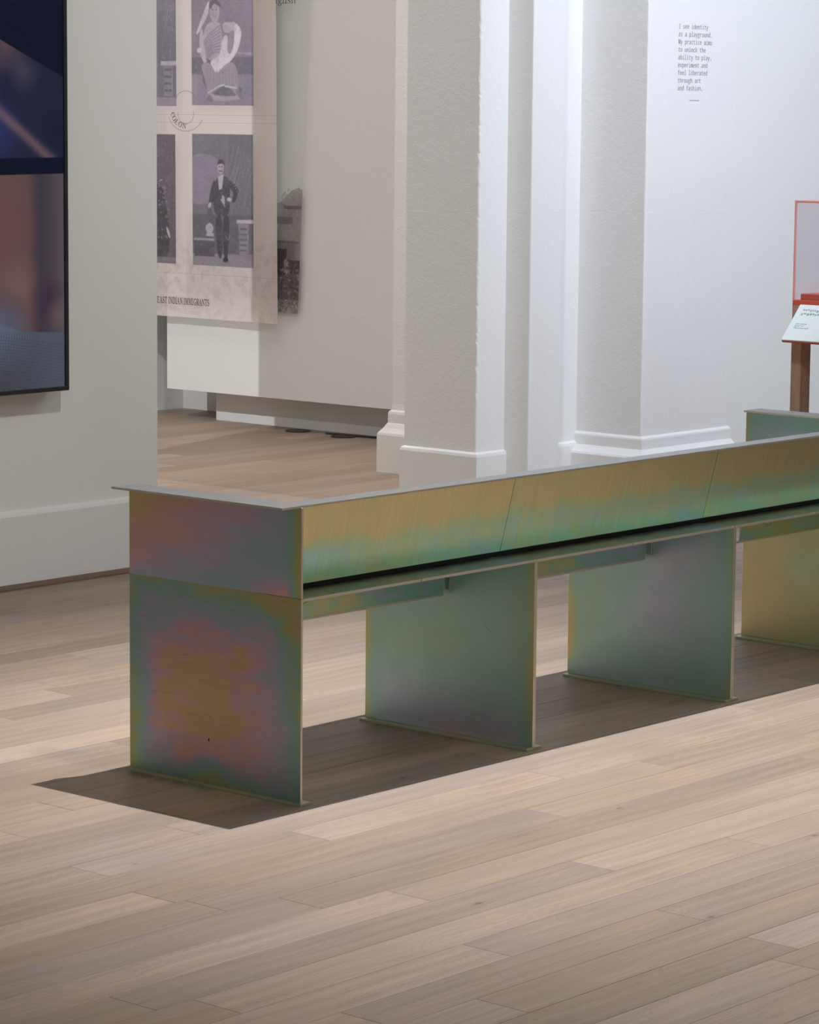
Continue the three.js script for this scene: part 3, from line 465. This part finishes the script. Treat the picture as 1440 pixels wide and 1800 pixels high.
      P([[42, 64], [52, 60], [49, 82], [44, 84]], 'rgb(186,180,188)'); P([[48, 96], [54, 112], [48, 98]], 'rgb(180,174,184)'); P([[46, 98], [55, 112], [50, 98]], 'rgb(178,172,180)'); C([[47, 92], [53, 92], [54, 110]], 'rgb(170,164,172)');
      E(47, 50, 5.2, 10, 'rgb(176,168,176)'); C([[41, 44], [44, 38], [52, 38], [54, 48], [50, 43], [43, 46]], 'rgb(70,66,74)'); stroke([[43.5, 49], [46, 49]], 'rgb(70,66,72)', 1.6); stroke([[48, 49], [50.5, 49]], 'rgb(70,66,72)', 1.6); stroke([[44, 55.5], [50, 55.5]], 'rgb(72,66,72)', 1.8);
      E(61, 98, 4, 3, 'rgb(184,178,186)'); C([[25, 106], [31, 102], [32, 108], [27, 114]], 'rgb(178,172,180)'); C([[24, 114], [32, 110], [34, 132], [28, 134], [24, 128]], 'rgb(84,80,96)'); E(28, 143, 6.5, 8, 'rgb(168,162,170)'); P([[23, 150], [35, 150], [35, 155], [22, 155]], 'rgb(170,164,172)');
      P([[2, 158], [36, 158], [36, 162], [2, 162]], 'rgb(148,142,150)'); P([[3, 162], [36, 162], [36, 186], [3, 186]], 'rgb(72,68,78)');
      C([[38, 122], [50, 124], [49, 188], [42, 188], [38, 150]], 'rgb(58,56,64)'); C([[49, 122], [62, 122], [60, 150], [58, 190], [51, 190]], 'rgb(54,52,60)'); C([[50, 186], [58, 186], [59, 193], [50, 194]], 'rgb(40,38,44)'); stroke([[54, 152], [58, 160], [62, 152]], 'rgb(120,116,122)', 1);
    });
    // left hand photographs, mostly behind the wall end
    photo(-6.04, -5.654, 1.486, 2.27, 'rgba(110,108,118,' + A + ')', 'rgba(120,114,126,' + A + ')', () => {
      P([[70, 90], [101, 90], [101, 200], [70, 200]], 'rgb(104,102,112)'); const r = rng(78); for (let i = 0; i < 26; i++) { const x = 80 + r() * 22; stroke([[x, 60 + r() * 60], [x - 5, 90 + r() * 60]], 'rgba(150,148,156,0.3)', 1); }
      P([[74, 148], [101, 148], [101, 153], [74, 153]], 'rgb(176,170,180)'); P([[78, 153], [95, 153], [94, 196], [80, 196]], 'rgb(128,124,134)'); for (let i = 0; i < 5; i++) stroke([[80, 158 + i * 8], [92, 158 + i * 8]], 'rgb(92,88,98)', 2.4); P([[60, 190], [101, 190], [101, 200], [60, 200]], 'rgb(140,132,144)');
    });
    photo(-6.04, -5.662, 0.764, 1.357, 'rgba(96,90,98,' + A + ')', 'rgba(86,78,88,' + A + ')', () => {
      C([[60, 80], [76, 76], [84, 110], [90, 150], [86, 200], [60, 200]], 'rgb(60,56,62)'); const r = rng(79); for (let i = 0; i < 60; i++) E(70 + r() * 18, 70 + r() * 90, 1.6, 1.2, 'rgba(180,172,178,' + r() * 0.6 + ')'); C([[84, 140], [90, 152], [90, 164], [84, 150]], 'rgb(190,182,190)'); P([[60, 190], [101, 190], [101, 200], [60, 200]], 'rgb(110,104,112)');
    });
    // postal mark, hairlines and caption
    ctx.strokeStyle = 'rgba(120,104,104,0.75)'; ctx.lineWidth = 2; const cx = px(-5.592), cy = py(1.455);
    ctx.beginPath(); ctx.ellipse(cx, cy, 0.115 * S, 0.083 * S, 0, 0.35, Math.PI - 0.2); ctx.stroke(); ctx.beginPath(); ctx.ellipse(cx, cy + 4, 0.052 * S, 0.045 * S, 0, -0.3, Math.PI + 0.2); ctx.stroke(); ctx.beginPath(); ctx.ellipse(cx, py(1.52), 0.06 * S, 0.035 * S, 0, Math.PI, 2 * Math.PI); ctx.stroke();
    ctx.fillStyle = 'rgba(104,90,92,0.8)'; ctx.font = 'bold 30px serif'; ctx.textAlign = 'center'; 'COLON'.split('').forEach((ch, i) => { const a = Math.PI - 0.12 - i * 0.33; ctx.save(); ctx.translate(cx + Math.cos(a) * 0.088 * S, cy + Math.sin(a) * 0.062 * S); ctx.rotate(a - Math.PI / 2); ctx.fillText(ch, 0, 8); ctx.restore(); });
    ctx.strokeStyle = 'rgba(140,124,122,0.4)'; ctx.lineWidth = 1.4; for (const y of [1.447, 1.412, 0.722]) { ctx.beginPath(); ctx.moveTo(0, py(y)); ctx.lineTo(W, py(y)); ctx.stroke(); }
    ctx.fillStyle = 'rgba(84,70,72,0.95)'; ctx.font = 'bold 38px serif'; ctx.textAlign = 'right'; ctx.save(); ctx.translate(px(-5.447), py(0.578)); ctx.scale(0.54, 1); ctx.fillText('EAST INDIAN IMMIGRANTS', 0, 0); ctx.restore();
  });
  banner('banner', 'sheer printed banner of old studio portraits hanging in the back room', 5.385, 1.017 * Z0 - 0.088, 1.017 * Z1 - 0.088, 1.019 * Y0 - 0.028, 1.019 * Y1 - 0.028, tex, 1, 0.003, -0.03);
  const z0 = -6.25, z1 = -4.945, y0 = 0.56, y1 = 2.9;
  const house = canvasTexture(1024, 2048, (ctx, w, h) => {
    const px = (z) => (z - z0) / (z1 - z0) * w, py = (y) => (y1 - y) / (y1 - y0) * h;
    ctx.fillStyle = 'rgba(214,213,218,0.24)'; ctx.fillRect(0, 0, w, h);
    const P = (pts, c) => { ctx.beginPath(); pts.forEach(([z, y], i) => (i ? ctx.lineTo(px(z), py(y)) : ctx.moveTo(px(z), py(y)))); ctx.closePath(); ctx.fillStyle = c; ctx.fill(); };
    ctx.save(); ctx.beginPath(); ctx.rect(0, 0, w, h); ctx.clip(); ctx.globalCompositeOperation = 'source-atop';
    ctx.globalCompositeOperation = 'source-over';
    P([[-5.09, 1.05], [-5.01, 1.115], [-4.97, 1.128], [-4.92, 1.10], [-4.90, 0.55], [-5.13, 0.55], [-5.13, 0.90], [-5.06, 0.98]], 'rgba(120,114,112,0.45)');
    noisyFill(ctx, px(-5.08), py(1.12), px(-4.9) - px(-5.08), py(0.85) - py(1.12), 41, 260, ['90,84,82', '150,146,144'], 0.4, 7);
    P([[-5.09, 1.055], [-5.04, 1.04], [-5.02, 0.99], [-5.6, 0.99], [-5.7, 1.06], [-5.45, 1.18]], 'rgba(150,146,148,0.35)'); P([[-5.06, 1.046], [-4.94, 1.046], [-4.94, 1.030], [-5.05, 1.030]], 'rgba(92,84,82,0.6)');
    P([[-5.7, 0.995], [-5.0, 0.995], [-5.0, 0.962], [-5.7, 0.962]], 'rgba(104,94,94,0.55)'); P([[-5.7, 0.96], [-5.01, 0.962], [-4.955, 0.888], [-5.7, 0.888]], 'rgba(160,156,156,0.4)'); P([[-5.7, 0.892], [-4.95, 0.884], [-4.96, 0.876], [-5.7, 0.878]], 'rgba(92,84,84,0.7)');
    P([[-5.7, 0.876], [-4.98, 0.872], [-4.98, 0.70], [-5.7, 0.68]], 'rgba(112,102,100,0.6)'); P([[-5.10, 0.85], [-5.03, 0.85], [-5.03, 0.73], [-5.10, 0.73]], 'rgba(70,60,60,0.75)'); P([[-5.01, 0.80], [-4.94, 0.80], [-4.94, 0.74], [-5.01, 0.74]], 'rgba(76,66,66,0.75)'); P([[-5.045, 0.80], [-5.02, 0.81], [-5.02, 0.74], [-5.045, 0.74]], 'rgba(180,174,172,0.6)');
    P([[-5.7, 0.735], [-4.9, 0.725], [-4.9, 0.62], [-5.7, 0.62]], 'rgba(90,80,80,0.6)');
    noisyFill(ctx, px(-5.14), py(0.80), px(-4.9) - px(-5.14), py(0.56) - py(0.80), 42, 520, ['74,64,64', '176,168,164', '110,100,98', '60,52,52'], 0.55, 8);
    noisyFill(ctx, px(-5.7), py(0.74), px(-5.14) - px(-5.7), py(0.56) - py(0.74), 43, 700, ['96,86,86', '168,160,158'], 0.3, 9);
    noisyFill(ctx, 0, py(0.62), w, py(0.555) - py(0.62), 44, 500, ['150,142,138', '190,182,176'], 0.4, 7);
    ctx.restore();
    ctx.fillStyle = 'rgba(60,58,60,0.85)'; ctx.font = '38px serif'; ctx.textAlign = 'right'; ctx.fillText('English', px(-5.028), py(1.945));
  });
  banner('banner', 'grey sheer banner with a printed stone house hanging behind the portrait banner', 5.425, 1.009 * z0 - 0.045, 1.009 * z1 - 0.045, 1.0098 * y0 - 0.0145, 1.0098 * y1 - 0.0145, house, 1, 0.003, 0.11);
}

// ---------------------------------------------------------------- lettering on the pier
{
  const font = await new FontLoader().loadAsync('fonts/droid/droid_sans_mono_regular.typeface.json');
  const ink = new THREE.MeshStandardMaterial({ color: new THREE.Color().setRGB(0.24, 0.24, 0.27), roughness: 0.6 });
  const t = thing('wall_lettering', 'small dark vinyl quotation printed on the front of the square pier', 'lettering', [4.548, 0, -2.3479]);
  ['I see identity', 'as a playground.', 'My practice aims', 'to unlock the', 'ability to play,', 'experiment and', 'feel liberated', 'through art', 'and fashion.'].forEach((line, i) => {
    const g = new TextGeometry(line, { font, size: 0.0172, depth: 0.0006, curveSegments: 3, bevelEnabled: false }); g.scale(0.94, 1, 1); g.translate(0, 1.785 - i * 0.0283, 0); mesh('text_line', metreUV(g), ink, t);
  });
  const dash = []; for (let i = 0; i < 7; i++) dash.push(box(0.078 + i * 0.0088, 0.0838 + i * 0.0088, 1.5205, 1.5235, 0, 0.0006)); mesh('credit_line', merge(dash), ink, t);
}

// ---------------------------------------------------------------- coral display case
{
  const X = 4.225, Z = -1.6, L = 1.15, Dp = 0.62;
  const t = thing('display_case', 'clear display case with coral edges and sloping white label on brown wooden legs', 'display case', [X, 0, Z]);
  const red = new THREE.MeshStandardMaterial({ color: new THREE.Color().setRGB(0.70, 0.11, 0.07), roughness: 0.5 });
  const pink = new THREE.MeshPhysicalMaterial({ color: new THREE.Color().setRGB(0.95, 0.50, 0.50), roughness: 0.25, transmission: 0.35, thickness: 0 });
  const clear = new THREE.MeshPhysicalMaterial({ color: new THREE.Color().setRGB(0.97, 0.955, 0.97), transmission: 1, thickness: 0, roughness: 0.02, ior: 1.49 });
  const grain = oakMap.clone(); grain.rotation = Math.PI / 2; grain.repeat.set(1.2, 0.9); grain.needsUpdate = true;
  const wood = new THREE.MeshStandardMaterial({ map: grain, color: new THREE.Color().setRGB(0.66, 0.43, 0.31), roughness: 0.55 });
  mesh('base_tray', box(0, Dp, 0.813, 0.832, 0, L, 0.002), red, t);
  mesh('plinth_board', box(0.02, Dp - 0.02, 0.832, 0.853, 0.02, L - 0.02, 0.002), red, t);
  const p = 0.003, top = 1.178, low = 0.8325;
  mesh('acrylic_pane', box(0.004, 0.004 + p, low, top - 0.005, 0.008, L - 0.008), clear, t);
  mesh('acrylic_pane', box(Dp - 0.004 - p, Dp - 0.004, low, top - 0.005, 0.008, L - 0.008), clear, t);
  mesh('acrylic_pane', box(0.008, Dp - 0.008, low, top - 0.005, 0.004, 0.004 + p), clear, t);
  mesh('acrylic_pane', box(0.008, Dp - 0.008, low, top - 0.005, L - 0.004 - p, L - 0.004), clear, t);
  mesh('acrylic_lid', box(0.002, Dp - 0.002, top - 0.004, top - 0.001, 0.002, L - 0.002), clear, t);
  for (const [x, z] of [[0, 0], [Dp - 0.007, 0], [0, L - 0.009], [Dp - 0.007, L - 0.009]]) mesh('edge_strip', box(x, x + 0.0055, low, top, z, z + 0.0075, 0.001), pink, t);
  for (const z of [0, L - 0.009]) mesh('edge_strip', box(0.007, Dp - 0.007, top - 0.009, top, z, z + 0.009, 0.001), pink, t);
  for (const x of [0, Dp - 0.007]) mesh('edge_strip', box(x, x + 0.007, top - 0.008, top, 0.009, L - 0.009, 0.001), pink, t);
  for (const z of [0.0, L - 0.042]) for (const x of [0.0, Dp - 0.06]) mesh('leg', box(x, x + 0.06, 0.0005, 0.813, z, z + 0.042, 0.0015), wood, t);
  for (const z of [0.004, L - 0.038]) mesh('cross_rail', box(0.06, Dp - 0.06, 0.74, 0.80, z, z + 0.034, 0.0015), wood, t);
  // sloping label
  const tex = canvasTexture(1024, 256, (ctx, w, h) => {
    ctx.fillStyle = 'rgb(236,246,245)'; ctx.fillRect(0, 0, w, h); ctx.strokeStyle = 'rgba(120,140,150,0.75)'; ctx.lineWidth = 1.6;
    const r = rng(91), line = (x, y, L2, hgt) => { let q = x; while (q < x + L2) { const a = hgt * (0.35 + r() * 0.5); ctx.fillStyle = 'rgba(104,128,140,' + (0.55 + r() * 0.3) + ')'; ctx.fillRect(q, y - hgt * (0.6 + r() * 0.4), a, hgt * (0.55 + r() * 0.45)); q += a + hgt * 0.25; } };
    for (let k = 0; k < 4; k++) { const x = 34 + k * 246; line(x, 48, 120, 17); line(x, 74, 168, 17); line(x, 142, 62, 9); line(x, 157, 50, 9); line(x, 172, 84, 9); if (k) { ctx.beginPath(); ctx.moveTo(x - 26, 70); ctx.lineTo(x - 26, h); ctx.stroke(); } }
  });
  const g = new RoundedBoxGeometry(0.72, 0.006, 0.163, 2, 0.001); plateUV(g, 'y'); for (let i = 0; i < g.attributes.uv.count; i++) g.attributes.uv.setY(i, 1 - g.attributes.uv.getY(i));
  const face = new THREE.MeshStandardMaterial({ map: tex, roughness: 0.5 });
  const lab = mesh('label_panel', g, face, t); lab.rotation.set(0, -Math.PI / 2, 0); lab.rotateX(0.80); lab.position.set(-0.057, 0.757, 0.035 + 0.36);
  const g2 = new RoundedBoxGeometry(0.722, 0.008, 0.165, 2, 0.001); const under = mesh('backing_board', metreUV(g2), red, lab); under.position.set(0, -0.0071, 0);
}

// ---------------------------------------------------------------- small floor things in the back room
for (const [x, z, label] of [[5.515, -5.17, 'dark round floor socket under the left part of the display wall'], [5.49, -4.86, 'dark round floor socket nearer the white pilaster']]) {
  const t = thing('floor_socket', label, 'floor socket', [x, 0.0006, z]);
  const dark = new THREE.MeshStandardMaterial({ color: new THREE.Color().setRGB(0.035, 0.025, 0.022), roughness: 0.5 });
  mesh('cover', metreUV(new THREE.LatheGeometry([[0, 0.004], [0.05, 0.004], [0.056, 0.003], [0.058, 0]].map(([a, b]) => new THREE.Vector2(a, b)), 32)), dark, t);
  mesh('rim', metreUV(new THREE.TorusGeometry(0.058, 0.0022, 8, 32).rotateX(Math.PI / 2).translate(0, 0.002, 0)), dark, t);
}
{
  const c = new THREE.CatmullRomCurve3([[5.51, 0.005, -4.99], [5.52, 0.005, -4.90], [5.535, 0.005, -4.78], [5.545, 0.005, -4.70], [5.55, 0.005, -4.5]].map((p) => new THREE.Vector3(...p)));
  const m = mesh(numbered('cable'), metreUV(new THREE.TubeGeometry(c, 40, 0.0045, 8)), new THREE.MeshStandardMaterial({ color: new THREE.Color().setRGB(0.06, 0.035, 0.03), roughness: 0.6 }), scene);
  m.userData = { label: 'thin dark cable lying on the floor below the display wall', category: 'cable' };
}

// ---------------------------------------------------------------- lamps and added fill panels
for (const [name, x, z, w, d, nits, c, label] of FILL_PANELS) {
  const t = thing(name, label, 'ceiling light', [x, CEIL, z]);
  const frame = new THREE.MeshStandardMaterial({ color: 0xdddddd, roughness: 0.5 }), color = new THREE.Color().setRGB(...c);
  mesh('frame', merge([box(-w / 2 - 0.03, w / 2 + 0.03, -0.05, -0.001, -d / 2 - 0.03, -d / 2), box(-w / 2 - 0.03, w / 2 + 0.03, -0.05, -0.001, d / 2, d / 2 + 0.03), box(-w / 2 - 0.03, -w / 2, -0.05, -0.001, -d / 2, d / 2), box(w / 2, w / 2 + 0.03, -0.05, -0.001, -d / 2, d / 2)]), frame, t);
  mesh('diffuser', box(-w / 2, w / 2, -0.03, -0.002, -d / 2, d / 2), new THREE.MeshStandardMaterial({ color: 0xeeeeee, roughness: 0.8, emissive: color, emissiveIntensity: 0.8 }), t);
  const l = new THREE.RectAreaLight(color, nits, w, d); l.name = 'fill_panel_glow'; l.position.set(x, CEIL - 0.055, z); l.lookAt(x, 0, z); scene.add(l);
}
for (const [x, y, z, at, cd, cone, pen, c, size, label] of SPOTS) {
  const t = thing('track_spotlight', label, 'spotlight', [x, y, z]), color = new THREE.Color().setRGB(...c);
  const white = new THREE.MeshStandardMaterial({ color: 0xe8e8e8, roughness: 0.4 });
  const dir = new THREE.Vector3(at[0] - x, at[1] - y, at[2] - z).normalize(), q = new THREE.Quaternion().setFromUnitVectors(new THREE.Vector3(0, -1, 0), dir);
  const can = metreUV(new THREE.LatheGeometry([[0, 0.15], [0.04, 0.15], [0.045, 0.145], [0.045, 0.01], [0.041, 0.01], [0.041, 0.02], [0, 0.02]].map(([a, b]) => new THREE.Vector2(a, b)), 32)); can.applyQuaternion(q); mesh('housing', can, white, t);
  const lens = metreUV(new THREE.CylinderGeometry(0.04, 0.04, 0.004, 32).translate(0, 0.016, 0)); lens.applyQuaternion(q); mesh('lens', lens, new THREE.MeshStandardMaterial({ color: 0xffffff, emissive: color, emissiveIntensity: 2 }), t);
  mesh('stem', metreUV(new THREE.CylinderGeometry(0.008, 0.008, CEIL - y - 0.12, 12).translate(-dir.x * 0.12, 0.12 + (CEIL - y - 0.12) / 2, -dir.z * 0.12)), white, t);
  const l = new THREE.SpotLight(color, cd, 0, cone, pen, 2); l.name = 'track_spotlight_glow'; l.position.set(x + dir.x * 0.004, y + dir.y * 0.004, z + dir.z * 0.004); l.target.position.set(...at); l.castShadow = true; l.shadow.radius = size; l.shadow.mapSize.set(2048, 2048); l.shadow.bias = -0.0004; scene.add(l, l.target);
}
shade(scene);
renderer.render(scene, camera);
